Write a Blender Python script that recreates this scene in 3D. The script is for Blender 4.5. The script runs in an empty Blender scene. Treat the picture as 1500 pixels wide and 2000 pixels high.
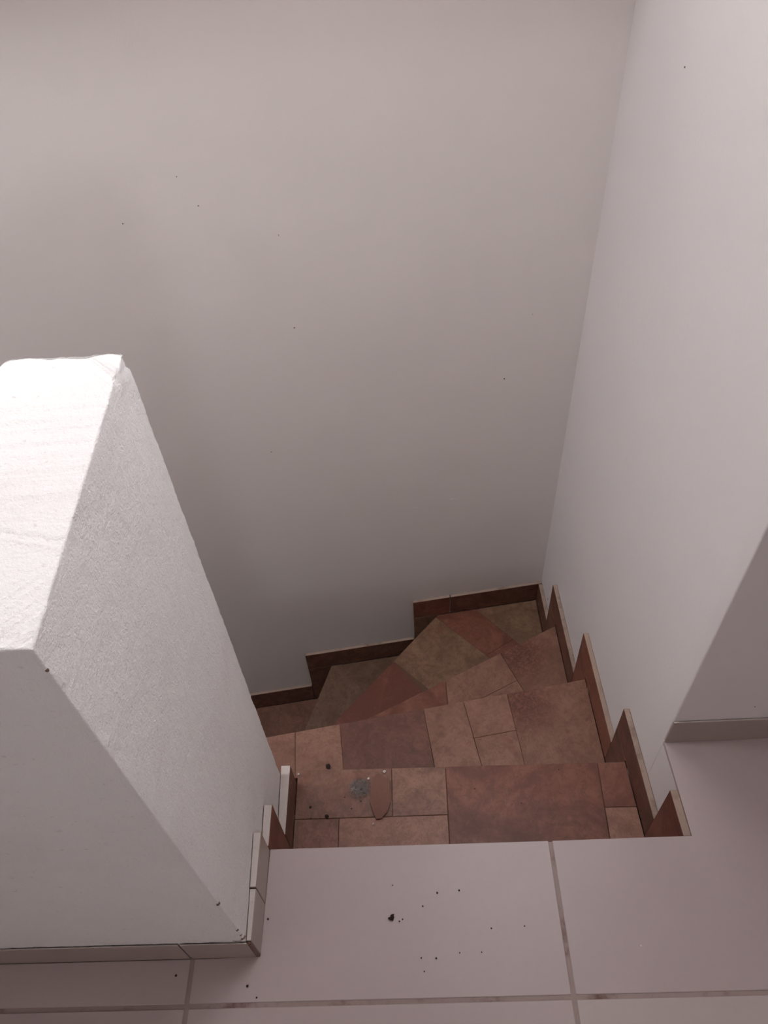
import bpy, bmesh, math, random
from mathutils import Vector, Matrix, noise

random.seed(7)
scene = bpy.context.scene
COL = scene.collection

# ------------------------------------------------------------------ camera
# phone held at 1.39 m, pitched down about 48 degrees, slight roll and yaw
FPX = 1500.0
NADIR = (859.0 - 750.0, 2357.0 - 1000.0)
down = Vector((NADIR[0], NADIR[1], FPX)).normalized()
zf = Vector((0, 0, 1))
fw = (zf - down * down.z).normalized()
rt = down.cross(fw)
if rt.x < 0:
    rt = -rt
YAW = math.radians(2.75)
wy = fw * math.cos(YAW) + rt * math.sin(YAW)
wx = rt * math.cos(YAW) - fw * math.sin(YAW)
wz = -down
cam_right = Vector((wx.x, wy.x, wz.x))
cam_down = Vector((wx.y, wy.y, wz.y))
cam_fwd = Vector((wx.z, wy.z, wz.z))
cam_data = bpy.data.cameras.new('camera')
cam_data.sensor_fit = 'VERTICAL'
cam_data.sensor_height = 32.0
cam_data.lens = FPX / 2000.0 * 32.0
cam_data.clip_start = 0.02
cam = bpy.data.objects.new('camera', cam_data)
COL.objects.link(cam)
rot = Matrix((cam_right, -cam_down, -cam_fwd)).transposed().to_4x4()
cam.matrix_world = Matrix.Translation((0, 0, 1.39)) @ rot
scene.camera = cam

# ------------------------------------------------------------------ light
CEIL = 2.05
ADDED_SKYLIGHTS = [(0.00, 0.42, 0.95, 1.25), (-1.00, -0.64, 0.60, 0.94)]     # unseen roof openings added to light the stairwell
world = bpy.data.worlds.new('sky')
scene.world = world
world.use_nodes = True
bg = world.node_tree.nodes['Background']
bg.inputs[0].default_value = (0.965, 1.0, 1.01, 1)
bg.inputs[1].default_value = 12.0

def portal(name, loc, sx, sy, rot=(0, 0, 0)):
    l = bpy.data.lights.new(name, 'AREA')
    l.shape = 'RECTANGLE'
    l.size, l.size_y = sx, sy
    l.cycles.is_portal = True
    o = bpy.data.objects.new(name, l)
    o.location = loc
    o.rotation_euler = rot
    COL.objects.link(o)
for a0, a1, b0, b1 in ADDED_SKYLIGHTS:
    portal('added_skylight_portal', ((a0 + a1) / 2, (b0 + b1) / 2, CEIL + 0.12), a1 - a0, b1 - b0)

ADDED_WIN = (0.15, 0.52, 1.20, 1.56)          # window added behind the viewer as fill light
ADDED_WIN_L = (0.62, 1.18, 1.20, 1.78)     # unseen window added in the left wall, lights the right wall
WIN_R = None
ADDED_WIN_S = (0.70, 1.14, 1.44, 1.90)     # small high window added to brighten the parapet, unseen
for nm, w, rz, at in (('added_window_portal', ADDED_WIN, 0, None), ('added_window_portal', ADDED_WIN_L, -90, -2.36), ('added_window_portal', WIN_R, 90, 2.36)):
    if not w: continue
    c = (w[0] + w[1]) / 2
    portal(nm, (c, -1.86, (w[2] + w[3]) / 2) if at is None else (at, c, (w[2] + w[3]) / 2), w[1] - w[0], w[3] - w[2], (math.radians(90), 0, math.radians(rz)))
portal('added_window_portal', (0.63, (ADDED_WIN_S[0] + ADDED_WIN_S[1]) / 2, (ADDED_WIN_S[2] + ADDED_WIN_S[3]) / 2), ADDED_WIN_S[1] - ADDED_WIN_S[0], ADDED_WIN_S[3] - ADDED_WIN_S[2], (math.radians(90), 0, math.radians(90)))
vs = scene.view_settings
scene.display_settings.display_device = 'sRGB'
vs.view_transform = 'Standard'
vs.look = 'None'
vs.gamma = 1.0
vs.use_curve_mapping = False
vs.exposure = 0.49

# ------------------------------------------------------------------ materials
def srgb(r, g, b):
    def f(c):
        c /= 255.0
        return c / 12.92 if c <= 0.04045 else ((c + 0.055) / 1.055) ** 2.4
    return (f(r), f(g), f(b), 1)

class Mat:
    def __init__(self, name, rough=0.6, spec=0.5):
        self.m = bpy.data.materials.new(name)
        self.m.use_nodes = True
        self.t = self.m.node_tree
        self.n = self.t.nodes
        self.b = self.n['Principled BSDF']
        self.b.inputs['Roughness'].default_value = rough
        self.b.inputs['Specular IOR Level'].default_value = spec
        self.tc = self.n.new('ShaderNodeNewGeometry')
    def L(self, a, b):
        self.t.links.new(a, b)
    def pos(self, off=(0, 0, 0), scale=(1, 1, 1), rotz=0.0):
        mp = self.n.new('ShaderNodeMapping')
        mp.inputs['Location'].default_value = off
        mp.inputs['Scale'].default_value = scale
        mp.inputs['Rotation'].default_value = (0, 0, rotz)
        self.L(self.tc.outputs['Position'], mp.inputs['Vector'])
        return mp.outputs['Vector']
    def noise(self, scale, detail=4, rough=0.55, dist=0.0, vec=None, kind=None):
        x = self.n.new('ShaderNodeTexNoise')
        if kind:
            x.noise_type = kind
        x.inputs['Scale'].default_value = scale
        x.inputs['Detail'].default_value = detail
        x.inputs['Roughness'].default_value = rough
        x.inputs['Distortion'].default_value = dist
        self.L(vec if vec is not None else self.pos(), x.inputs['Vector'])
        return x.outputs['Fac']
    def ramp(self, fac, stops):
        r = self.n.new('ShaderNodeValToRGB')
        e = r.color_ramp.elements
        while len(e) < len(stops):
            e.new(0.5)
        for el, (p, c) in zip(e, stops):
            el.position = p
            el.color = c if len(c) == 4 else (*c, 1)
        self.L(fac, r.inputs['Fac'])
        return r.outputs['Color']
    def val(self, fac, a, b):
        r = self.n.new('ShaderNodeMapRange')
        r.interpolation_type = 'SMOOTHSTEP'
        r.inputs['From Min'].default_value = a
        r.inputs['From Max'].default_value = b
        self.L(fac, r.inputs['Value'])
        return r.outputs['Result']
    def mul(self, a, b):
        x = self.n.new('ShaderNodeMath')
        x.operation = 'MULTIPLY'
        for i, v in enumerate((a, b)):
            if isinstance(v, (int, float)):
                x.inputs[i].default_value = v
            else:
                self.L(v, x.inputs[i])
        return x.outputs[0]
    def mix(self, fac, a, b, mode='MIX'):
        x = self.n.new('ShaderNodeMix')
        x.data_type = 'RGBA'
        x.blend_type = mode
        for s, v in ((x.inputs[0], fac), (x.inputs[6], a), (x.inputs[7], b)):
            if isinstance(v, (int, float, tuple)):
                s.default_value = v
            else:
                self.L(v, s)
        return x.outputs[2]
    def bump(self, layers):
        prev = None
        for h, strength, dist in layers:
            b = self.n.new('ShaderNodeBump')
            b.inputs['Strength'].default_value = strength
            b.inputs['Distance'].default_value = dist
            self.L(h, b.inputs['Height'])
            if prev is not None:
                self.L(prev, b.inputs['Normal'])
            prev = b.outputs['Normal']
        self.L(prev, self.b.inputs['Normal'])
    def color(self, c):
        if isinstance(c, tuple):
            self.b.inputs['Base Color'].default_value = c
        else:
            self.L(c, self.b.inputs['Base Color'])

def wall_mat(name, c, fine=0.25, seed=0.0, sx=1.0):
    m = Mat(name, 0.75, 0.25)
    p = m.pos((seed, seed * 0.7, seed * 1.3))
    big = m.noise(1.3, 3, 0.5, vec=p)
    mid = m.noise(9, 4, 0.55, vec=p)
    fin = m.noise(260, 3, 0.6, vec=p)
    col = m.mix(m.val(big, 0.35, 0.7), tuple(x * 0.965 for x in c[:3]) + (1,), c)
    col = m.mix(m.mul(m.val(mid, 0.45, 0.8), 0.10), col, tuple(x * 0.88 for x in c[:3]) + (1,))
    m.color(col)
    m.bump([(m.noise(5, 3, 0.5, vec=p), 0.35, 0.006), (m.noise(60, 4, 0.6, vec=p), fine, 0.0012), (fin, fine, 0.0008)])
    return m.m

M_WALL = wall_mat('wall_paint', (0.80, 0.735, 0.715, 1), 0.22, 0.0)
M_WALLR = wall_mat('wall_paint_smooth', (0.79, 0.735, 0.73, 1), 0.30, 3.1)
M_CEIL = wall_mat('ceiling_paint', (0.80, 0.735, 0.72, 1), 0.1, 5.0)

def plaster():
    m = Mat('parapet_plaster', 0.8, 0.2)
    p = m.pos((2.0, 1.0, 4.0))
    c = (0.89, 0.86, 0.855, 1)
    spots = m.noise(120, 2, 0.5, vec=p)
    col = m.mix(m.mul(m.val(spots, 0.66, 0.8), 0.35), c, srgb(190, 180, 178))
    col = m.mix(m.mul(m.val(m.noise(7, 4, 0.6, vec=p), 0.45, 0.75), 0.15), col, srgb(215, 203, 204))
    m.color(col)
    m.bump([(m.noise(30, 4, 0.6, vec=p), 0.5, 0.003), (m.noise(170, 4, 0.7, vec=p), 0.8, 0.0026), (m.noise(420, 2, 0.6, vec=p), 0.6, 0.0011)])
    return m.m
M_PLASTER = plaster()

def floor_mat(name, c, seed):
    m = Mat(name, 0.34, 0.45)
    p = m.pos((seed, seed * 1.7, 0))
    cloud = m.noise(4.0, 5, 0.6, 0.4, vec=p)
    grain = m.noise(90, 3, 0.6, vec=p)
    col = m.mix(m.val(cloud, 0.3, 0.75), tuple(x * 0.94 for x in c[:3]) + (1,), c)
    col = m.mix(m.mul(m.val(grain, 0.5, 0.75), 0.07), col, srgb(150, 135, 135))
    m.color(col)
    r = m.n.new('ShaderNodeMapRange')
    r.inputs['To Min'].default_value = 0.30
    r.inputs['To Max'].default_value = 0.46
    m.L(cloud, r.inputs['Value'])
    m.L(r.outputs[0], m.b.inputs['Roughness'])
    m.bump([(m.noise(14, 3, 0.5, vec=p), 0.12, 0.001), (grain, 0.05, 0.0005)])
    return m.m
M_FLOOR = [floor_mat('floor_tile_%d' % i, c, i * 3.3) for i, c in enumerate((srgb(191, 175, 174), srgb(189, 173, 172), srgb(193, 178, 176)))]

def grout_mat(name, c, dirt):
    m = Mat(name, 0.9, 0.1)
    col = m.mix(m.val(m.noise(14, 5, 0.65), 0.5, 0.72), c, dirt)
    m.color(col)
    m.bump([(m.noise(300, 3, 0.6), 0.5, 0.001)])
    return m.m
M_GROUT = grout_mat('floor_grout', srgb(168, 150, 146), srgb(120, 92, 86))
M_SGROUT = grout_mat('stair_grout', srgb(110, 84, 70), srgb(60, 42, 36))
M_CONC = grout_mat('stair_concrete', srgb(140, 130, 124), srgb(110, 100, 95))
M_CAP = grout_mat('skirting_top_paint', srgb(206, 195, 190), srgb(176, 160, 153))
M_CAPD = grout_mat('skirting_top_dirty', srgb(172, 150, 137), srgb(132, 112, 101))

def stone(name, base, dark, red, red_amt, seed, scale=9.0, crack=None, grime=0.25):
    """glazed rustic tile: cloudy base, dark stain clouds, reddish veins"""
    m = Mat(name, 0.42, 0.4)
    p = m.pos((seed * 1.37, seed * 0.73, seed * 2.1), rotz=seed)
    cloud = m.noise(scale, 6, 0.62, 1.1, vec=p)
    col = m.mix(m.val(cloud, 0.36, 0.72), base, dark)
    blot = m.noise(scale * 0.45, 4, 0.6, 1.8, vec=p)
    lo = 0.62 - 0.34 * red_amt
    col = m.mix(m.mul(m.val(blot, lo, lo + 0.2), 0.85), col, red)
    vein = m.noise(scale * 1.6, 5, 0.7, 2.2, vec=p)
    r = m.n.new('ShaderNodeMath'); r.operation = 'SUBTRACT'; r.inputs[1].default_value = 0.5
    m.L(vein, r.inputs[0])
    a = m.n.new('ShaderNodeMath'); a.operation = 'ABSOLUTE'
    m.L(r.outputs[0], a.inputs[0])
    v = m.n.new('ShaderNodeMapRange')
    v.inputs['From Min'].default_value = 0.0
    v.inputs['From Max'].default_value = 0.022
    v.inputs['To Min'].default_value = 0.38
    v.inputs['To Max'].default_value = 0.0
    m.L(a.outputs[0], v.inputs['Value'])
    col = m.mix(v.outputs[0], col, tuple(x * 0.55 for x in dark[:3]) + (1,))
    fine = m.noise(170, 4, 0.7, vec=p)
    col = m.mix(m.mul(m.val(fine, 0.48, 0.75), grime), col, tuple(x * 0.5 for x in dark[:3]) + (1,))
    mott = m.noise(48, 6, 0.72, 0.8, vec=p)
    col = m.mix(m.mul(m.val(mott, 0.42, 0.66), 0.5), col, tuple(x * 0.72 for x in dark[:3]) + (1,))
    pale = m.noise(62, 5, 0.7, 0.5, vec=m.pos((seed * 2.7, seed * 1.1, 3.0)))
    col = m.mix(m.mul(m.val(pale, 0.55, 0.72), 0.25), col, tuple(min(1, x * 1.22) for x in base[:3]) + (1,))
    hbump = fine
    if crack:      # crazed red patch printed in one corner of the tile
        (cx, cy), rad = crack
        mp = m.n.new('ShaderNodeVectorMath'); mp.operation = 'DISTANCE'
        sep = m.n.new('ShaderNodeSeparateXYZ'); m.L(m.tc.outputs['Position'], sep.inputs[0])
        cmb = m.n.new('ShaderNodeCombineXYZ')
        m.L(sep.outputs[0], cmb.inputs[0]); m.L(sep.outputs[1], cmb.inputs[1])
        m.L(cmb.outputs[0], mp.inputs[0]); mp.inputs[1].default_value = (cx, cy, 0)
        f = m.n.new('ShaderNodeMapRange')
        f.inputs['From Min'].default_value = rad; f.inputs['From Max'].default_value = rad * 0.2
        m.L(mp.outputs['Value'], f.inputs['Value'])
        cr = m.noise(75, 5, 0.7, 1.5, vec=p)
        mask = m.mul(f.outputs[0], m.val(cr, 0.38, 0.56))
        col = m.mix(m.mul(f.outputs[0], 0.75), col, red)
        col = m.mix(m.mul(mask, 0.8), col, tuple(x * 0.45 for x in red[:3]) + (1,))
    m.color(col)
    m.bump([(hbump, 0.18, 0.0008), (cloud, 0.2, 0.001)])
    return m.m

TAN = srgb(172, 127, 109); TAND = srgb(142, 101, 85)
RED = srgb(126, 76, 62); REDD = srgb(106, 59, 48)
OLV = srgb(146, 112, 90); OLVD = srgb(118, 86, 68)
BRN = srgb(124, 84, 69); BRND = srgb(88, 57, 46)

def mk_tan(n, s, **k): return stone(n, TAN, TAND, RED, k.pop('r', 0.12), s, **k)
def mk_tan2(n, s, **k): return stone(n, srgb(154, 112, 95), srgb(130, 91, 76), RED, k.pop('r', 0.12), s, **k)
def mk_red(n, s, **k): return stone(n, srgb(142, 93, 76), RED, REDD, k.pop('r', 0.65), s, **k)
def mk_olv(n, s, **k): return stone(n, OLV, OLVD, RED, k.pop('r', 0.18), s, **k)
def mk_brn(n, s, **k): return stone(n, BRN, BRND, REDD, k.pop('r', 0.3), s, **k)

M_SK = [mk_brn('skirting_brown_a', 21.0, scale=14), mk_red('skirting_brown_b', 22.5, scale=14), mk_brn('skirting_brown_c', 24.0, scale=12)]
M_SKF = floor_mat('skirting_grey', srgb(168, 152, 145), 9.0)

# ------------------------------------------------------------------ builders
def link(name, me, mats, parent=None):
    o = bpy.data.objects.new(name, me)
    for m in (mats if isinstance(mats, (list, tuple)) else [mats]):
        me.materials.append(m)
    COL.objects.link(o)
    if parent is not None:
        o.parent = parent
    return o

def tag(o, label=None, cat=None, group=None, kind=None):
    if label: o['label'] = label
    if cat: o['category'] = cat
    if group: o['group'] = group
    if kind: o['kind'] = kind
    return o

def empty(name, loc):
    o = bpy.data.objects.new(name, None)
    o.location = loc
    o.empty_display_size = 0.05
    COL.objects.link(o)
    return o

def area(poly):
    return 0.5 * sum(poly[i][0] * poly[(i + 1) % len(poly)][1] - poly[(i + 1) % len(poly)][0] * poly[i][1] for i in range(len(poly)))

def bm_prism(bm, poly, z0, z1):
    if area(poly) < 0:
        poly = poly[::-1]
    lo = [bm.verts.new((x, y, z0)) for x, y in poly]
    hi = [bm.verts.new((x, y, z1)) for x, y in poly]
    fs = [bm.faces.new(hi), bm.faces.new(lo[::-1])]
    n = len(poly)
    for i in range(n):
        fs.append(bm.faces.new((lo[i], lo[(i + 1) % n], hi[(i + 1) % n], hi[i])))
    return fs

def finish(bm, name, mats, parent=None, origin=None, bevel=0.0, seg=1):
    if bevel:
        bmesh.ops.bevel(bm, geom=list(bm.edges), offset=bevel, segments=seg, affect='EDGES', profile=0.5)
    me = bpy.data.meshes.new(name)
    if origin is not None:
        bmesh.ops.translate(bm, verts=bm.verts, vec=-Vector(origin))
    bm.to_mesh(me)
    bm.free()
    o = link(name, me, mats, parent)
    if origin is not None:
        o.location = origin
        if parent is not None:
            o.location = Vector(origin) - WORLD(parent)
    return o

def WORLD(o):
    v = Vector(o.location)
    while o.parent:
        o = o.parent
        v += o.location
    return v

def prism(name, poly, z0, z1, mats, parent=None, bevel=0.0, seg=1):
    bm = bmesh.new()
    bm_prism(bm, poly, z0, z1)
    cx = sum(p[0] for p in poly) / len(poly)
    cy = sum(p[1] for p in poly) / len(poly)
    return finish(bm, name, mats, parent, (cx, cy, z0), bevel, seg)

def clip(poly, a, b):
    """keep the part of poly to the left of the line a>b"""
    out = []
    def side(p):
        return (b[0] - a[0]) * (p[1] - a[1]) - (b[1] - a[1]) * (p[0] - a[0])
    for i in range(len(poly)):
        p, q = poly[i], poly[(i + 1) % len(poly)]
        sp, sq = side(p), side(q)
        if sp >= 0: out.append(p)
        if (sp > 0 and sq < 0) or (sp < 0 and sq > 0):
            t = sp / (sp - sq)
            out.append((p[0] + t * (q[0] - p[0]), p[1] + t * (q[1] - p[1])))
    return out

def clip_poly(poly, region):
    if area(region) < 0: region = region[::-1]
    for i in range(len(region)):
        poly = clip(poly, region[i], region[(i + 1) % len(region)])
        if len(poly) < 3: return []
    return poly

def dedupe(poly, e=1e-4):
    out = []
    for p in poly:
        if not out or math.hypot(p[0] - out[-1][0], p[1] - out[-1][1]) > e: out.append(p)
    if len(out) > 1 and math.hypot(out[0][0] - out[-1][0], out[0][1] - out[-1][1]) < e: out.pop()
    return out

def inset(poly, d):
    poly = dedupe(poly)
    if area(poly) < 0: poly = poly[::-1]
    res = poly
    n = len(poly)
    for i in range(n):
        a, b = poly[i], poly[(i + 1) % n]
        l = math.hypot(b[0] - a[0], b[1] - a[1])
        nx, ny = -(b[1] - a[1]) / l, (b[0] - a[0]) / l
        res = clip(res, (a[0] + nx * d, a[1] + ny * d), (b[0] + nx * d, b[1] + ny * d))
        if len(res) < 3: return []
    return dedupe(res)

# ------------------------------------------------------------------ plan of the stairwell (metres)
K = 0.026                                             # the right wall runs a little inward
def xr(y): return 0.466 - K * (y - 0.47)
KB = 0.135                                            # the back wall runs towards the viewer on the left
CX, CY = 0.438, 1.563
def yb(x): return CY + KB * (x - CX)
T = 0.013                                             # skirting thickness
XP = -0.280                                           # stairwell face of the parapet at its front corner
def xp(y): return XP - 0.0328 * (y - 0.306)
PF, PR = 0.306, 0.672                                 # parapet front and rear
TOP = 0.920
Z = [0.0, -0.24, -0.407, -0.607, -0.805, -1.025, -1.240, -1.44]
SK = [-0.005, -0.152, -0.317, -0.520, -0.715, -0.935, -1.145]
PIV = (-0.46, 0.876)

# ------------------------------------------------------------------ structure: floor
bm = bmesh.new()
bm_prism(bm, [(-2.2, -1.7), (1.199, -1.7), (1.199, 0.6465), (0.4672, 0.6465), (0.4672, 0.4578), (-2.2, 0.4578)], -0.20, -0.0018)
bm_prism(bm, [(-0.268, 0.4578), (0.4672, 0.4578), (0.4672, 0.4690), (-0.268, 0.4690)], -0.0100, -0.0018)
floor = finish(bm, 'floor', M_GROUT, None, (0, -0.6, -0.20))
tag(floor, 'landing floor of large off-white square tiles with thin grout lines', 'floor', kind='structure')
J = 0.0034
cuts_x = [0.2205 + 0.602 * i for i in range(-4, 4)]
cuts_y = [0.2365 - 0.602 * i for i in range(-1, 4)]
ti = 0
for ix in range(len(cuts_x) - 1):
    for iy in range(len(cuts_y) - 1):
        x0, x1, y1, y0 = cuts_x[ix] + J, cuts_x[ix + 1] - J, cuts_y[iy] - J, cuts_y[iy + 1] + J
        x0, x1, y0 = max(x0, -2.19), min(x1, 1.198), max(y0, -1.69)
        if x0 > x1 or y0 > y1: continue
        if y1 > 0.3:      # the row that meets the stairwell and the parapet
            if x0 > 0.4:
                poly = [(x0, y0), (x1, y0), (x1, 0.6465), (x0, 0.6465)]
            elif x0 > 0.2:          # tile cut to an L around the stairwell
                poly = [(x0, y0), (x1, y0), (x1, 0.6465), (xr(0.6465) - 0.0004, 0.6465), (xr(0.4705) - 0.0002, 0.4705), (x0, 0.4705)]
            elif x0 > -0.45:
                poly = [(x0, y0), (x1, y0), (x1, 0.4705), (-0.2705, 0.4705), (-0.2705, 0.302), (x0, 0.302)]
            else:
                poly = [(x0, y0), (x1, y0), (x1, 0.302), (x0, 0.302)]
        else:
            poly = [(x0, y0), (x1, y0), (x1, y1), (x0, y1)]
        prism('floor_tile', poly, -0.010, 0.0, M_FLOOR[ti % 3], floor, 0.0009)
        ti += 1

# ------------------------------------------------------------------ structure: walls and ceiling
ZB = -1.75
wb = prism('wall_back', [(-2.2, yb(-2.2)), (CX + 0.2, yb(CX + 0.2)), (CX + 0.2, yb(CX) + 0.3), (-2.2, yb(-2.2) + 0.2)], ZB, CEIL, M_WALL)
tag(wb, 'tall plain white painted wall at the back of the stairwell', 'wall', kind='structure')
bm = bmesh.new()
f0 = 0.647
YE = yb(CX) + 0.05
poly = [(xr(f0), f0), (1.3, f0 + 0.0055), (1.3, f0 + 0.15), (0.62, f0 + 0.15), (0.62, YE), (xr(YE), YE)]
bm_prism(bm, poly, 0.0, ADDED_WIN_S[2])
bm_prism(bm, poly, ADDED_WIN_S[3], CEIL)
bm_prism(bm, [(xr(f0), f0), (0.62, f0 + 0.001), (0.62, ADDED_WIN_S[0]), (xr(ADDED_WIN_S[0]), ADDED_WIN_S[0])], ADDED_WIN_S[2], ADDED_WIN_S[3])
bm_prism(bm, [(0.62, f0 + 0.001), (1.3, f0 + 0.0055), (1.3, f0 + 0.15), (0.62, f0 + 0.15)], ADDED_WIN_S[2], ADDED_WIN_S[3])
bm_prism(bm, [(xr(ADDED_WIN_S[1]), ADDED_WIN_S[1]), (0.62, ADDED_WIN_S[1]), (0.62, YE), (xr(YE), YE)], ADDED_WIN_S[2], ADDED_WIN_S[3])
ed = [e for e in bm.edges if all(abs(v.co.x - xr(f0)) < 1e-4 and abs(v.co.y - f0) < 1e-4 for v in e.verts)]
bmesh.ops.bevel(bm, geom=ed, offset=0.003, segments=3, affect='EDGES', profile=0.5)
wr = finish(bm, 'wall_right', M_WALLR, None, (0.6, 1.0, 0.0))
tag(wr, 'white painted wall on the right with an outside corner standing on the landing', 'wall', kind='structure')
# the stairwell lining under it, below floor level
poly = [(xr(0.30), 0.30), (0.62, 0.30), (0.62, yb(CX) + 0.05), (xr(yb(CX) + 0.05), yb(CX) + 0.05)]
bm = bmesh.new()
bm_prism(bm, [(xr(0.44), 0.44), (0.62, 0.44), (0.62, yb(CX) + 0.05), (xr(yb(CX) + 0.05), yb(CX) + 0.05)], ZB, -0.2005)
bm_prism(bm, [(xr(0.466), 0.466), (0.4667, 0.466), (0.4667, 0.6462), (xr(0.6462), 0.6462)], -0.2005, -0.0102)
bm_prism(bm, [(xr(0.6466), 0.6466), (0.62, 0.6466), (0.62, yb(CX) + 0.05), (xr(yb(CX) + 0.05), yb(CX) + 0.05)], -0.2005, 0.0)
lin = finish(bm, 'wall_stairwell', M_WALLR, None, (0.5, 0.9, ZB))
tag(lin, 'white wall of the stairwell below the landing on the right', 'wall', kind='structure')
beam = prism('added_beam_1', [(-2.2, yb(-2.2) - 0.13), (0.40, yb(0.40) - 0.13), (0.40, yb(0.40) - 0.0005), (-2.2, yb(-2.2) - 0.0005)], 1.23, 1.43, M_WALL)  # unseen beam added to shade the top of the back wall
tag(beam, 'white beam added to shade the back wall, out of frame above', 'beam', kind='structure')
# room shell out of the frame
def holed_wall(name, label, along, fixed0, fixed1, lo, hi, win):
    """wall running along x or y between lo and hi, with one added window opening (lo, hi, z0, z1) or None"""
    bm = bmesh.new()
    w = win or (hi, hi, 0, 0)
    for a0, a1, z0_, z1_ in ((lo, w[0], -1.75, CEIL), (w[1], hi, -1.75, CEIL), (w[0], w[1], -1.75, w[2]), (w[0], w[1], w[3], CEIL)):
        if a1 - a0 < 1e-4 or z1_ - z0_ < 1e-4: continue
        if along == 'x':
            bm_prism(bm, [(a0, fixed0), (a1, fixed0), (a1, fixed1), (a0, fixed1)], z0_, z1_)
        else:
            bm_prism(bm, [(fixed0, a0), (fixed1, a0), (fixed1, a1), (fixed0, a1)], z0_, z1_)
    o = finish(bm, name, M_WALL, None, (0, 0, -1.75))
    tag(o, label, 'wall', kind='structure')
holed_wall('wall_left', 'white left wall of the hall, out of frame', 'y', -2.35, -2.2, -1.85, 1.6, ADDED_WIN_L)
holed_wall('wall_far_right', 'white far right wall of the hall, out of frame', 'y', 1.2, 1.35, -1.85, f0, WIN_R)
holed_wall('wall_front', 'white wall with a window added for fill light behind the viewer, out of frame', 'x', -1.85, -1.7, -2.2, 1.35, ADDED_WIN)
tag(prism('floor_lower', [(-2.35, -1.85), (1.35, -1.85), (1.35, 2.0), (-2.35, 2.0)], -1.95, -1.75, M_CONC), 'grey concrete floor at the foot of the stairs, hidden', 'floor', kind='structure')
# unseen reddish door added to cut and redden light from the right
def wood():
    m = Mat('added_door_wood', 0.45, 0.4)
    g = m.noise(6, 6, 0.65, 1.5, vec=m.pos((0, 0, 0), (6, 6, 0.6)))
    m.color(m.mix(m.val(g, 0.35, 0.7), srgb(138, 72, 50), srgb(96, 46, 32)))
    return m.m
M_WOOD = wood()
door = prism('added_door_1', [(1.165, -0.52), (1.199, -0.52), (1.199, 0.30), (1.165, 0.30)], 0.004, 1.92, M_WOOD)
tag(door, 'reddish brown wooden door added in the right wall for warm bounce light, out of frame', 'door', kind='structure')
for z0_, z1_ in ((0.15, 0.85), (1.0, 1.75)):
    for y0_, y1_ in ((-0.44, -0.15), (-0.07, 0.22)):
        prism('added_door_panel', [(1.156, y0_), (1.1645, y0_), (1.1645, y1_), (1.156, y1_)], z0_, z1_, M_WOOD, door, 0.006)
bm = bmesh.new()
Y2 = 2.0
gx = sorted({-2.35, 0.64, 1.35} | {v for q in ADDED_SKYLIGHTS for v in q[:2]})
gy = sorted({-1.85, 0.82, Y2} | {v for q in ADDED_SKYLIGHTS for v in q[2:]})
for x0, x1 in zip(gx[:-1], gx[1:]):
    for y0, y1 in zip(gy[:-1], gy[1:]):
        mx, my = (x0 + x1) / 2, (y0 + y1) / 2
        if any(q[0] < mx < q[1] and q[2] < my < q[3] for q in ADDED_SKYLIGHTS) or (mx > 0.64 and my > 0.82): continue
        bm_prism(bm, [(x0, y0), (x1, y0), (x1, y1), (x0, y1)], CEIL, CEIL + 0.12)
bmesh.ops.remove_doubles(bm, verts=bm.verts, dist=1e-5)
ce = finish(bm, 'ceiling', M_CEIL, None, (0, 0, CEIL))
tag(ce, 'white ceiling with roof openings added to light the stairwell, out of frame', 'ceiling', kind='structure')

# ------------------------------------------------------------------ parapet: rough plastered half wall, L in plan
def rounded_outline(pts, radii, step):
    out = []
    n = len(pts)
    segs = []
    for i in range(n):
        p0, p1, p2 = Vector(pts[i - 1]), Vector(pts[i]), Vector(pts[(i + 1) % n])
        r = radii[i]
        d0, d2 = (p0 - p1).normalized(), (p2 - p1).normalized()
        a, b = p1 + d0 * r, p1 + d2 * r
        arc = []
        arc.append(a + d0 * min(0.0006, r))
        for k in range(5):
            t = k / 4
            arc.append((1 - t) ** 2 * a + 2 * t * (1 - t) * p1 + t * t * b)
        arc.append(b + d2 * min(0.0006, r))
        segs.append(arc)
    for i in range(n):
        out += segs[i]
        a, b = segs[i][-1], segs[(i + 1) % n][0]
        l = (b - a).length
        st = step[i]
        m = max(1, int(l / st))
        for k in range(1, m):
            out.append(a + (b - a) * k / m)
    return out

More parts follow.
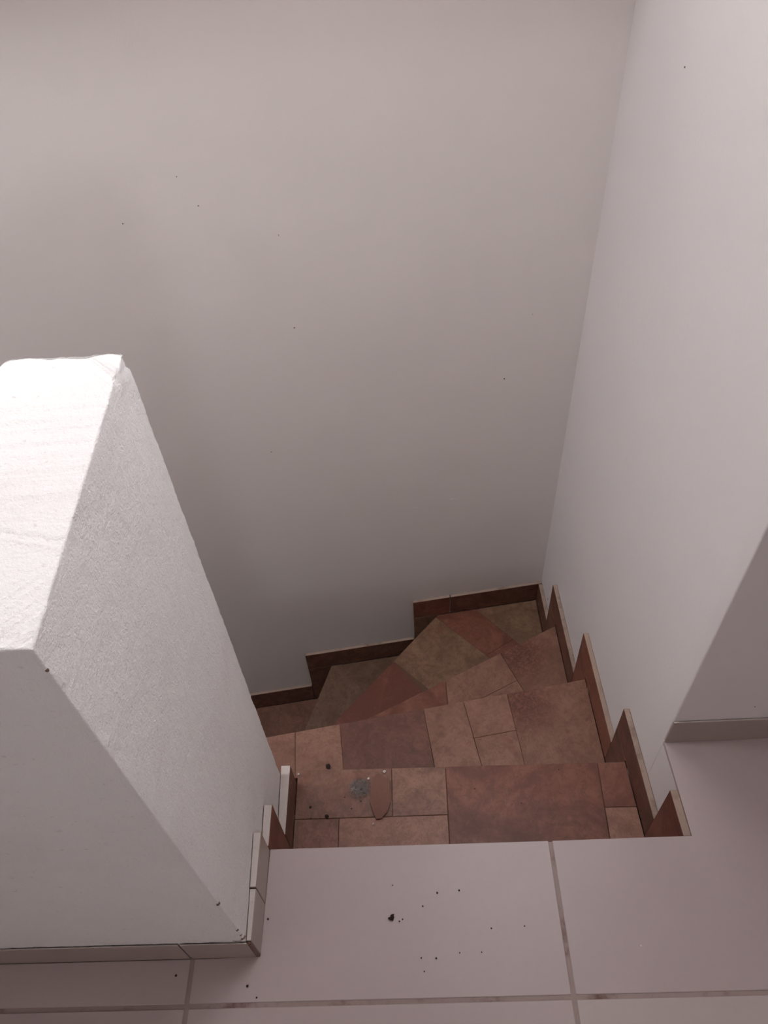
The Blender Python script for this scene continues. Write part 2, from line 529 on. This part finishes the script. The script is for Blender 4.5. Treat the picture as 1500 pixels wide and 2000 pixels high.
def make_parapet():
    XB = -0.422
    pts = [(-1.95, PF), (-0.78, PF), (XP, PF), (xp(PR), PR), (XB, PR), (XB, PF + 0.132), (-1.95, PF + 0.132)]
    rad = [0.004, 0.0001, 0.0020, 0.0030, 0.010, 0.004, 0.004]
    step = [0.1, 0.0045, 0.0040, 0.0045, 0.008, 0.1, 0.05]
    ol = rounded_outline([Vector(p).to_3d().to_2d() if False else Vector(p) for p in pts], rad, step)
    ol = [Vector((p[0], p[1])) for p in ol]
    n = len(ol)
    nr = []
    for i in range(n):
        t = (ol[(i + 1) % n] - ol[i - 1]).normalized()
        nr.append(Vector((t.y, -t.x)))
    R = 0.0020
    zs = [ZB, -1.2, -0.8, -0.5, -0.4, -0.3, -0.2]
    z = -0.15
    while z < TOP - R - 0.002:
        zs.append(z)
        z += 0.0048
    zs.append(TOP - R - 0.0007)
    rows = [(z, 0.0, 0.0) for z in zs]
    for k in range(0, 6):
        a = k / 5 * math.pi / 2
        rows.append((TOP - R + R * math.sin(a), R * (1 - math.cos(a)), a))
    bm = bmesh.new()
    grid = []
    CH = Vector((xp(0.628), 0.628, TOP))
    for (z, ins, a) in rows:
        row = []
        for i in range(n):
            b = ol[i] - nr[i] * ins
            p = Vector((b.x, b.y, z))
            d = Vector((nr[i].x * math.cos(a), nr[i].y * math.cos(a), math.sin(a)))
            if z > -0.2 and p.x > -0.8:
                h = 0.0006 * noise.noise(p * 22) + 0.0007 * noise.noise(p * 70 + Vector((3, 1, 2))) + 0.0005 * noise.noise(p * 170)
                if a > 0 or ins > 0:
                    h += 0.0012 * noise.noise(p * 110 + Vector((9, 9, 9)))
                dist = Vector(((p.x - CH.x) * 0.55, p.y - CH.y, (p.z - CH.z))).length
                if dist < 0.011:
                    h -= 0.006 * (1 - dist / 0.011)
                if p.y > PR - 0.055 and z > TOP - 0.02:
                    h += 0.0025 * noise.noise(p * 35 + Vector((0, 5, 0))) - 0.004 * max(0, (p.y - PR + 0.03) / 0.03)
                p = p + d * h
            row.append(bm.verts.new(p))
        grid.append(row)
    for r0, r1 in zip(grid[:-1], grid[1:]):
        for i in range(n):
            f = bm.faces.new((r0[i], r0[(i + 1) % n], r1[(i + 1) % n], r1[i]))
            f.smooth = True
    edges = [bm.edges.get((grid[-1][i], grid[-1][(i + 1) % n])) for i in range(n)]
    res = bmesh.ops.triangle_fill(bm, use_beauty=True, use_dissolve=False, edges=edges, normal=(0, 0, 1))
    for g in res['geom']:
        if isinstance(g, bmesh.types.BMFace):
            g.smooth = False
            if g.normal.z < 0: g.normal_flip()
    bmesh.ops.recalc_face_normals(bm, faces=bm.faces)
    o = finish(bm, 'wall_parapet', M_PLASTER, None, (XP - 0.066, (PF + PR) / 2, ZB))
    return o
parapet = make_parapet()
tag(parapet, 'rough white plastered parapet with brightly lit top on the left of the stairs', 'half wall', kind='structure')

# ------------------------------------------------------------------ stairs
stairs = empty('staircase', (0.08, 0.95, ZB))
tag(stairs, 'winding staircase of mismatched brown and tan tiles going down to the left', 'staircase')

def n_line(a, b):
    return (Vector(a), Vector(b))
N = [
    n_line((-0.60, 0.4705), (0.60, 0.4705)),
    n_line((-0.60, 0.7205), (0.60, 0.7125)),
    n_line((-0.371, 0.884), (0.434, 1.011)),
    n_line((-0.134, 1.029), (0.433, 1.311)),
    n_line((-0.227, 1.155), (0.085, 1.505)),
    n_line((-0.388, 1.202), (-0.304, 1.451)),
    n_line((-0.72, 0.9), (-0.69, 1.4)),
]
def shift(l, d):       # move a nosing line towards the upper side
    a, b = l
    t = (b - a).normalized()
    nn = Vector((t.y, -t.x))
    return (a + nn * d, b + nn * d)
def region(i):
    base = [(-1.0, 0.30), (0.9, 0.30), (0.9, 1.9), (-1.0, 1.9)]
    lo = shift(N[i - 1], 0.012)            # riser plane of the step above
    hi = N[i]
    base = clip(base, tuple(lo[0]), tuple(lo[1]))         # beyond the riser above
    base = clip(base, tuple(hi[1]), tuple(hi[0]))         # up to the nosing
    base = clip(base, (xr(0.3) - T - 0.0005, 0.3), (xr(1.9) - T - 0.0005, 1.9))   # right skirting
    base = clip(base, (0.9, yb(0.9) - 0.0115), (-1.0, yb(-1.0) - 0.0115))         # back skirting
    if i == 1:
        base = clip(base, (-0.2705, 1.9), (-0.2705, 0.3))
    else:
        base = clip(base, (-0.9, PR + 0.004), (-0.2, PR + 0.004))
        if i == 2:
            base = clip(base, (-0.46, 1.9), (-0.46, 0.3))
        if i in (3, 4):
            base = clip(base, (-0.46, 1.9), (-0.46, 0.3))
        if i == 6:
            base = clip(base, (-0.9, 0.80), (0.9, 0.80))
    return dedupe(base)

cr2 = stone('tile_tan_crazed_a', srgb(152, 110, 93), srgb(130, 91, 76), RED, 0.10, 31.0, crack=((0.262, 0.955), 0.11))
cr3 = stone('tile_tan_crazed_b', srgb(152, 110, 93), srgb(130, 91, 76), RED, 0.10, 33.0, crack=((0.29, 1.22), 0.13))
BIG = 0.3
TILES = {
 1: [
  ([(-.4, .611), (-.063, .611), (-.063, .80), (-.4, .80)], stone('tile_a1', srgb(146, 106, 89), srgb(116, 79, 65), RED, .3, 1.0)),
  ([(-.063, .611), (.054, .611), (.056, .80), (-.063, .80)], stone('tile_b1', srgb(156, 114, 96), srgb(122, 86, 72), RED, .05, 2.2, grime=.5)),
  ([(-.4, .4), (-.176, .4), (-.176, .611), (-.4, .611)], stone('tile_c1', srgb(150, 106, 90), srgb(122, 82, 68), RED, .35, 3.0)),
  ([(-.176, .4), (.0525, .4), (.0535, .611), (-.176, .611)], mk_tan('tile_d1', 4.1, r=.02)),
  ([(.0525, .4), (.374, .4), (.389, .80), (.056, .80)], stone('tile_e1', srgb(146, 94, 76), srgb(118, 70, 56), srgb(100, 56, 45), .5, 5.2, scale=8)),
  ([(.383, .616), (.6, .614), (.6, .80), (.389, .80)], mk_red('tile_f1', 6.0)),
  ([(.374, .4), (.6, .4), (.6, .614), (.383, .616)], mk_tan('tile_g1', 7.0, r=.1)),
 ],
 2: [
  ([(-.6, .6), (-.292, .6), (-.315, .95), (-.6, .95)], mk_tan2('tile_a2', 8.0)),
  ([(-.292, .6), (-.166, .6), (-.204, .96), (-.315, .95)], mk_tan2('tile_b2', 9.1, r=.2)),
  ([(-.166, .6), (.06, .6), (.009, .99), (-.204, .96)], stone('tile_c2', srgb(124, 82, 68), srgb(98, 63, 53), srgb(96, 58, 48), .4, 10.0)),
  ([(.06, .6), (.181, .6), (.111, 1.003), (.009, .99)], mk_tan2('tile_d2', 11.4, r=.03)),
  ([(.1365, .860), (.243, .877), (.226, 1.03), (.111, 1.003)], mk_tan2('tile_e2', 12.0, r=.08)),
  ([(.181, .6), (.272, .6), (.243, .877), (.1365, .860)], mk_tan2('tile_f2', 13.7, r=.12)),
  ([(.272, .6), (.7, .6), (.7, 1.2), (.226, 1.03)], cr2),
 ],
 3: [
  ([(-.7, .7), (.088, .7), (.0835, 1.30), (-.7, 1.25)], mk_red('tile_a3', 14.0, r=.3)),
  ([(.088, 1.0277), (.292, 1.129), (.196, 1.36), (.0835, 1.30)], mk_tan2('tile_b3', 15.3, r=.08)),
  ([(.088, .7), (.472, .7), (.292, 1.129), (.088, 1.0277)], mk_tan2('tile_c3', 16.0, r=.2)),
  ([(.472, .7), (.9, .8), (.9, 1.6), (.196, 1.36)], cr3),
 ],
 4: [
  ([(-.07, 1.323), (.031, 1.227), (.12, 1.14), (.34, 1.23), (.06, 1.510), (.04, 1.53)], mk_olv('tile_a4', 17.2)),
  ([(-.26, 1.115), (-.10, .96), (.12, 1.14), (-.07, 1.323), (-.1, 1.36)], mk_red('tile_b4', 18.0, r=.95, grime=.6)),
  ([(-.7, .7), (-.02, .88), (-.10, .96), (-.26, 1.115), (-.7, 1.2)], mk_brn('tile_c4', 19.0)),
  ([(.06, 1.510), (.233, 1.337), (.3275, 1.3945), (.178, 1.56), (.06, 1.56)], mk_red('tile_d4', 20.5, r=.55)),
  ([(.233, 1.337), (.34, 1.23), (.476, 1.23), (.3275, 1.3945)], mk_red('tile_e4', 23.0, r=.8)),
  ([(.503, 1.2), (.9, 1.2), (.9, 1.8), (-.04, 1.8)], mk_olv('tile_f4', 25.0, r=.3)),
 ],
 5: [([(-.9, .7), (.3, .7), (.3, 1.7), (-.9, 1.7)], stone('tile_a5', srgb(126, 97, 80), srgb(104, 77, 62), RED, .2, 26.3))],
 6: [([(-.9, .7), (-.52, .7), (-.52, 1.7), (-.9, 1.7)], stone('tile_a6', srgb(136, 96, 80), srgb(110, 76, 63), RED, .2, 27.1)),
     ([(-.52, .7), (-.1, .7), (-.1, 1.7), (-.52, 1.7)], stone('tile_b6', srgb(136, 96, 80), srgb(110, 76, 63), RED, .2, 28.8))],
}
M_RISER = [mk_red('riser_red', 41.0), mk_tan('riser_tan', 42.0)]
for i in range(1, 7):
    reg = region(i)
    z = Z[i]
    body = inset(reg, 0.004)
    step = prism('step', reg if i == 99 else body, max(ZB, z - 0.30), z - 0.010, M_CONC, stairs)
    prism('grout_bed', body, z - 0.010, z - 0.0016, M_SGROUT, step)
    for k, (poly, m) in enumerate(TILES[i]):
        if area(poly) < 0: poly = poly[::-1]
        # tiles are not all convex: clip the tile by the (convex) tread
        q = clip_poly(poly, reg)
        if len(q) < 3: continue
        q = inset(q, 0.0006)
        if len(q) < 3 or abs(area(q)) < 1e-5: continue
        prism('tile', q, z - 0.0098, z + random.uniform(-0.0005, 0.0005), m, step, 0.0006)
    # riser tile under the nosing of the tread above
    lo = shift(N[i - 1], 0.012)
    a, b = Vector(lo[0]), Vector(lo[1])
    t = (b - a).normalized()
    nn = Vector((t.y, -t.x))
    big = [tuple(a - t * 2 + nn * 0.0005), tuple(b + t * 2 + nn * 0.0005), tuple(b + t * 2 - nn * 0.0035), tuple(a - t * 2 - nn * 0.0035)]
    lim = [(-0.46 if i > 1 else -0.2695, 0.2), (xr(1.0) - T + 0.004, 0.2), (xr(1.0) - T + 0.004, yb(0.1) - 0.02), (-0.46 if i > 1 else -0.2695, yb(-0.4) - 0.02)]
    q = clip_poly(big, lim)
    if len(q) >= 3:
        prism('riser_tile', q, Z[i] + 0.001, Z[i - 1] - 0.0105, M_RISER[i % 2], step)

# ------------------------------------------------------------------ skirting
def capped(name, poly, z0, z1, mat, parent, bev=0.0008, cap=None):
    """upright skirting piece; its top face is smeared with white paint"""
    bm = bmesh.new()
    bm_prism(bm, poly, z0, z1)
    bmesh.ops.bevel(bm, geom=list(bm.edges), offset=bev, segments=1, affect='EDGES', profile=0.5)
    bm.normal_update()
    for f in bm.faces:
        f.material_index = 1 if f.normal.z > 0.9 else 0
    cx = sum(p[0] for p in poly) / len(poly)
    cy = sum(p[1] for p in poly) / len(poly)
    return finish(bm, name, [mat, cap or M_CAP], parent, (cx, cy, z0))

G = 0.0007
def rbox(y0, y1, t=T):
    return [(xr(y0 + G) - t, y0 + G), (xr(y0 + G) - 0.0003, y0 + G), (xr(y1 - G) - 0.0003, y1 - G), (xr(y1 - G) - t, y1 - G)]
br = empty('baseboard_right', (xr(1.0), 1.0, -0.8))
tag(br, 'brown tile skirting stepping down along the right stairwell wall', 'skirting', kind='structure')
YF = [0.555, 0.794, 1.096, 1.402]                     # where each piece ends beyond its nosing
YN = [0.471, 0.713, 1.011, 1.311]                     # nosings at the right wall
capped('skirting_tile', rbox(YN[0] + .001, YF[0], 0.0145), Z[1] + .001, SK[0], M_SK[1], br, cap=M_CAPD)
capped('skirting_tile', rbox(YF[0], YF[1]), Z[1] + .001, SK[1], M_SK[0], br, cap=M_CAPD)
capped('skirting_tile', rbox(YN[1] + .003, YF[1]), Z[2] + .001, Z[1] - .001, M_SK[2], br, cap=M_CAPD)
capped('skirting_tile', rbox(YF[1], YF[2]), Z[2] + .001, SK[2], M_SK[1], br, cap=M_CAPD)
capped('skirting_tile', rbox(YN[2] + .003, YF[2]), Z[3] + .001, Z[2] - .001, M_SK[1], br, cap=M_CAPD)
capped('skirting_tile', rbox(YF[2], YF[3]), Z[3] + .001, SK[3], M_SK[2], br, cap=M_CAPD)
capped('skirting_tile', rbox(YN[3] + .003, YF[3]), Z[4] + .001, Z[3] - .001, M_SK[0], br, cap=M_CAPD)
capped('skirting_tile', rbox(YF[3], yb(CX) - 0.0125), Z[4] + .001, SK[4], M_SK[2], br, cap=M_CAPD)

def bbox(x0, x1, t=0.011):
    return [(x0 + G, yb(x0 + G) - t), (x1 - G, yb(x1 - G) - t), (x1 - G, yb(x1 - G) - 0.0003), (x0 + G, yb(x0 + G) - 0.0003)]
bb = empty('baseboard_back', (0, yb(0), -1.1))
tag(bb, 'brown tile skirting stepping down along the back stairwell wall', 'skirting', kind='structure')
capped('skirting_tile', bbox(0.127, xr(1.55) - 0.001), Z[4] + .001, SK[4], M_SK[0], bb, cap=M_CAPD)
capped('skirting_tile', bbox(0.0, 0.125), Z[4] + .001, SK[4], M_SK[1], bb, cap=M_CAPD)
capped('skirting_tile', bbox(0.0, 0.083), Z[5] + .001, Z[4] - .001, mk_olv('skirting_olive', 51.0), bb, cap=M_CAPD)
capped('skirting_tile', bbox(-0.387, -0.001), Z[5] + .001, SK[5], M_SK[2], bb, cap=M_CAPD)
capped('skirting_tile', bbox(-0.387, -0.306), Z[6] + .001, Z[5] - .001, M_SK[0], bb, cap=M_CAPD)
capped('skirting_tile', bbox(-0.72, -0.388), Z[6] + .001, SK[6], M_SK[0], bb, cap=M_CAPD)

bl = empty('baseboard_left', (-0.28, 0.45, 0))
tag(bl, 'skirting on the stair side of the parapet, grey on the landing and brown below', 'skirting', kind='structure')
def lbox(y0, y1, x1=-0.271):
    return [(xp(y0) + 0.0012, y0), (x1, y0), (x1, y1), (xp(y1) + 0.0012, y1)]
capped('skirting_tile', lbox(0.3065, 0.381), 0.0004, 0.086, M_SKF, bl)
capped('skirting_tile', lbox(0.383, 0.469), 0.0004, 0.088, M_SKF, bl)
capped('skirting_tile', lbox(0.4715, 0.545), Z[1] + .001, 0.013, M_SK[1], bl)
capped('skirting_tile', lbox(0.5465, 0.689), Z[1] + .001, -0.146, M_SK[0], bl)

bf = empty('baseboard_front', (-0.6, 0.303, 0))
tag(bf, 'pale grey tile skirting along the shaded front of the parapet', 'skirting', kind='structure')
for x0, x1 in ((-0.3835, -0.2775), (-0.9855, -0.3845), (-1.587, -0.9865), (-1.9, -1.588)):
    capped('skirting_tile', [(x0 + G, 0.3022), (x1 - G, 0.3022), (x1 - G, PF - 0.0012), (x0 + G, PF - 0.0012)], 0.0004, 0.083, M_SKF, bf)
# rough unglazed tile end at the outside corner
prism('corner_edge', [(-0.2772, 0.3025), (-0.2722, 0.3028), (-0.2722, 0.3062), (-0.2772, 0.3062)], 0.0004, 0.083, mk_brn('clay_edge', 52.0), bf)

bg2 = empty('baseboard_landing', (1.0, 0.65, 0))
tag(bg2, 'pale grey tile skirting at the foot of the right wall on the landing', 'skirting', kind='structure')
for x0, x1 in ((xr(f0) + 0.0005, 0.82), (0.822, 1.199)):
    capped('skirting_tile', [(x0, 0.6425), (x1, 0.6425 + 0.0055 * (x1 - .46)), (x1, f0 - 0.0006 + 0.0065 * (x1 - .46)), (x0, f0 - 0.0006)], 0.0004, 0.078, M_SKF, bg2)

# ------------------------------------------------------------------ debris
def blob(name, loc, r, mat, flat=0.6, seed=0, parent=None, spike=0.45):
    bm = bmesh.new()
    bmesh.ops.create_icosphere(bm, subdivisions=2, radius=1.0)
    for v in bm.verts:
        s = 1 + spike * noise.noise(v.co * 1.7 + Vector((seed * 3.1, seed, -seed)))
        v.co = Vector((v.co.x * s * r, v.co.y * s * r, v.co.z * s * r * flat))
    zmin = min(v.co.z for v in bm.verts)
    bmesh.ops.translate(bm, verts=bm.verts, vec=(0, 0, -zmin))
    return finish_at(bm, name, mat, loc, parent)
def finish_at(bm, name, mat, loc, parent=None):
    me = bpy.data.meshes.new(name)
    bm.to_mesh(me); bm.free()
    o = link(name, me, mat, parent)
    o.location = Vector(loc) - (WORLD(parent) if parent is not None else Vector())
    return o
def plain(name, c, rough=0.85):
    m = Mat(name, rough, 0.2)
    m.color(m.mix(m.noise(200, 3), tuple(x * 0.75 for x in c[:3]) + (1,), c))
    return m.m
M_DIRT = plain('dark_dirt', srgb(62, 46, 44))
M_WHITE = plain('white_crumb', srgb(225, 215, 208))
M_FLAKE = plain('plaster_flake', srgb(142, 104, 92))
M_FLUFF = plain('grey_fluff', srgb(150, 142, 138))

# crumbs on the landing
for k, (x, y, r) in enumerate(((-.040, .352, .0012), (.019, .391, .0016), (.056, .394, .0014), (-.006, .371, .0014), (-.0455, .349, .0013), (.104, .335, .0013), (.158, .337, .0011),
                  (.012, .294, .0014), (-.012, .295, .0012), (-.008, .276, .0011), (-.056, .405, .001), (-.288, .262, .0021), (-.272, .246, .0014), (-.405, .279, .0018), (-.264, .358, .0016), (.085, .301, .001), (.05, .301, .001))):
    tag(blob('dirt_crumb', (x, y, 0.0), r, M_DIRT, 0.6, k), 'tiny dark crumb of dirt scattered on the pale landing tiles', 'crumb', 'dirt crumbs on the landing')
bm = bmesh.new()
cl = blob('dirt_clump', (-.0575, .3545, 0.0), .0042, M_DIRT, 0.4, 31, spike=1.3)
tag(cl, 'largest dark clump of dirt lying on the landing tile', 'dirt clump')
tag(blob('plaster_crumb', (.338, .304, 0), .0016, M_WHITE, .6, 5), 'single white crumb on the landing tile right of the long grout line', 'crumb')

# broken flake of plaster and grey fluff on the first step
z1 = Z[1] + 0.0006
out = [(-.094, .700), (-.082, .697), (-.068, .683), (-.0665, .640), (-.073, .620), (-.086, .606), (-.097, .605), (-.103, .619), (-.110, .640), (-.108, .672), (-.103, .692)]
bm = bmesh.new()
loA = []; hiA = []
for (x, y) in out:
    u = (y - .65) / .05
    lift = 0.0015 + 0.007 * max(0, u) ** 2 + 0.004 * max(0, -(x + .088) / .022)
    loA.append(bm.verts.new((x, y, z1 + lift)))
    hiA.append(bm.verts.new((x, y, z1 + lift + 0.004)))
cxy = (-.087, .652)
cl0 = bm.verts.new((*cxy, z1 + 0.0012)); ch0 = bm.verts.new((*cxy, z1 + 0.0052))
for i in range(len(out)):
    j = (i + 1) % len(out)
    bm.faces.new((hiA[i], hiA[j], ch0)); bm.faces.new((loA[j], loA[i], cl0))
    bm.faces.new((loA[i], loA[j], hiA[j], hiA[i]))
bmesh.ops.recalc_face_normals(bm, faces=bm.faces)
zmin = min(v.co.z for v in bm.verts)
bmesh.ops.translate(bm, verts=bm.verts, vec=(0, 0, z1 - zmin))
fl = finish(bm, 'plaster_flake', M_FLAKE, None, (-.087, .652, z1))
tag(fl, 'broken brown plaster flake with pointed end lying on the top step', 'flake')

def crumple(name, loc, sx, sy, h, mat, seed):
    bm = bmesh.new()
    n = 16
    g = [[None] * (n + 1) for _ in range(n + 1)]
    for i in range(n + 1):
        for j in range(n + 1):
            u, v = i / n * 2 - 1, j / n * 2 - 1
            rr = math.hypot(u, v)
            k = 1 if rr < 1e-6 else max(abs(u), abs(v)) / rr
            x, y = u * k, v * k
            p = Vector((x * 2.1 + seed, y * 2.1, seed))
            zz = h * max(0.02, (1 - (x * x + y * y)) * 0.55 + 0.75 * noise.noise(p * 1.1) + 0.35 * noise.noise(p * 2.7))
            w = 1 + 0.25 * noise.noise(Vector((x * 1.5, y * 1.5, seed + 4)))
            g[i][j] = bm.verts.new((x * sx * w, y * sy * w, zz))
    for i in range(n):
        for j in range(n):
            f = bm.faces.new((g[i][j], g[i + 1][j], g[i + 1][j + 1], g[i][j + 1])); f.smooth = True
    r = bmesh.ops.solidify(bm, geom=list(bm.faces), thickness=0.0008)
    zmin = min(v.co.z for v in bm.verts)
    bmesh.ops.translate(bm, verts=bm.verts, vec=(0, 0, -zmin))
    return finish_at(bm, name, mat, loc)
def fluff_mat():
    m = Mat('grey_fluff', 0.95, 0.1)
    n1 = m.noise(110, 5, 0.7, 1.0)
    m.color(m.mix(m.val(n1, 0.35, 0.7), srgb(120, 108, 106), srgb(190, 184, 180)))
    d = m.n.new('ShaderNodeVectorMath'); d.operation = 'DISTANCE'
    m.L(m.tc.outputs['Position'], d.inputs[0]); d.inputs[1].default_value = (-.1335, .674, Z[1])
    f = m.val(d.outputs['Value'], 0.030, 0.010)
    th = m.val(m.noise(160, 4, 0.7, 0.6), 0.32, 0.62)
    s1 = m.n.new('ShaderNodeMath'); s1.operation = 'MULTIPLY_ADD'
    m.L(f, s1.inputs[0]); m.L(th, s1.inputs[1]); s1.inputs[2].default_value = 0.03
    m.L(s1.outputs[0], m.b.inputs['Alpha'])
    return m.m
ff = crumple('dust_fluff', (-.1335, .674, z1), .026, .026, .010, fluff_mat(), 3.0)
tag(ff, 'thin grey wad of dust fluff beside the plaster flake on the top step', 'dust wad')
for k, (x, y, r, lab) in enumerate(((-.0785, .708, .0032, 'white sliver of plaster just behind the brown flake'), (-.1135, .694, .0028, 'white crumb between the dust wad and the brown flake'), (-.1035, .596, .0020, 'small white crumb in front of the pointed end of the flake'))):
    tag(blob('plaster_crumb', (x, y, z1), r, M_WHITE, .6, 11 + k, spike=.9), lab, 'crumb')
tag(blob('plaster_crumb', (-.268, .709, z1), .0022, M_WHITE, .7, 19), 'white crumb at the foot of the left skirting on the top step', 'crumb')
tag(blob('dirt_clump', (-.2245, .798, Z[2] + .0006), .0055, M_DIRT, .5, 23, spike=.9), 'dark clump of dirt on the second step near the parapet', 'dirt clump')
tag(blob('dirt_clump', (-.202, .614, z1), .0040, M_DIRT, .5, 26, spike=.9), 'dark clump of dirt on the top step left of the flake', 'dirt clump')
for k, (x, y, r) in enumerate(((-.238, .636, .0024), (-.13, .645, .0014), (-.15, .63, .0014), (-.236, .612, .0012), (-.165, .655, .0014), (.115, .664, .0012), (.3, .70, .0012), (.21, .63, .0012))):
    tag(blob('dirt_crumb', (x, y, z1), r, M_DIRT, .6, 40 + k), 'tiny dark crumb of dirt lying on the top step', 'crumb', 'dirt crumbs on the top step')

# ------------------------------------------------------------------ chips and marks on the plaster
M_CHIP = plain('bare_render', srgb(140, 112, 104))
M_MARK = plain('dark_mark', srgb(96, 84, 80))
M_BARE = plain('pale_scrape', srgb(205, 192, 186))
def flat_blob(name, loc, n, r, mat, parent, seed, squash=(1, 1)):
    """small irregular chip lying on a wall whose outward normal is n"""
    nrm = Vector(n).normalized()
    u = nrm.cross(Vector((0, 0, 1)))
    u = u.normalized() if u.length > 0.1 else Vector((1, 0, 0))
    v = nrm.cross(u)
    bm = bmesh.new()
    N_ = 10
    ring = []
    for k in range(N_):
        a = 2 * math.pi * k / N_
        rr = r * (1 + 0.5 * noise.noise(Vector((math.cos(a) * 1.4, math.sin(a) * 1.4, seed * 2.3))))
        ring.append(u * math.cos(a) * rr * squash[0] + v * math.sin(a) * rr * squash[1])
    lo = [bm.verts.new(p - nrm * 0.001) for p in ring]
    hi = [bm.verts.new(p * 0.85 + nrm * 0.0005) for p in ring]
    bm.faces.new(hi)
    bm.faces.new(lo[::-1])
    for k in range(N_):
        bm.faces.new((lo[k], lo[(k + 1) % N_], hi[(k + 1) % N_], hi[k]))
    bmesh.ops.recalc_face_normals(bm, faces=bm.faces)
    return finish_at(bm, name, mat, loc, parent)
nb = (KB, -1, 0)
for k, (x, z, r, sq) in enumerate(((-.3836, .7004, .0014, (1, 1)), (-.5332, .6829, .0013, (1, 1)), (-.4099, .7609, .0011, (1, 1)), (.2543, .1702, .0022, (1, 1)), (-.2389, .3977, .0018, (1, 1)), (-.3493, .0338, .0014, (1, 1)),
                                   (-.240, .62, .0012, (.6, 2)), (.31, .35, .001, (1, 1)))):
    flat_blob('paint_speck', (x, yb(x), z), nb, r, M_MARK, wb, k, sq)
for k, (x, z, r, sq) in enumerate(((-.6752, -.0569, .004, (2.4, .5)), (-.4999, -.3414, .003, (3.2, .5)), (-.3665, -.3534, .0035, (2.2, .6)), (.1301, -.2464, .004, (2.6, .5)), (.02, -.26, .003, (3, .4)))):
    flat_blob('trowel_ridge', (x, yb(x), z), nb, r, M_WALL, wb, 20 + k, sq)
flat_blob('paint_speck', (xr(1.268), 1.268, .958), (-1, -K, 0), .0017, M_MARK, wr, 31)
flat_blob('paint_speck', (xr(1.465), 1.465, -.6837), (-1, -K, 0), .003, M_MARK, lin, 32)
flat_blob('paint_speck', (.5948, f0 + .0008, .121), (0, -1, 0), .0012, M_MARK, wr, 33)
ne = (1, -1, 0)
for k, (z, r, sq) in enumerate(((.889, .0016, (1, 1)), (.278, .0026, (1, 1.6)), (.146, .0024, (1, 1.4)), (.118, .0020, (1, 1)), (.100, .0036, (1.3, 1)))):
    flat_blob('paint_chip', (XP - .0006, PF + .0006, z), ne, r, M_CHIP, parapet, 40 + k, sq)
flat_blob('paint_chip', (-.292, PF - .0002, .089), (0, -1, 0), .0035, M_CHIP, parapet, 51, (2.4, .6))
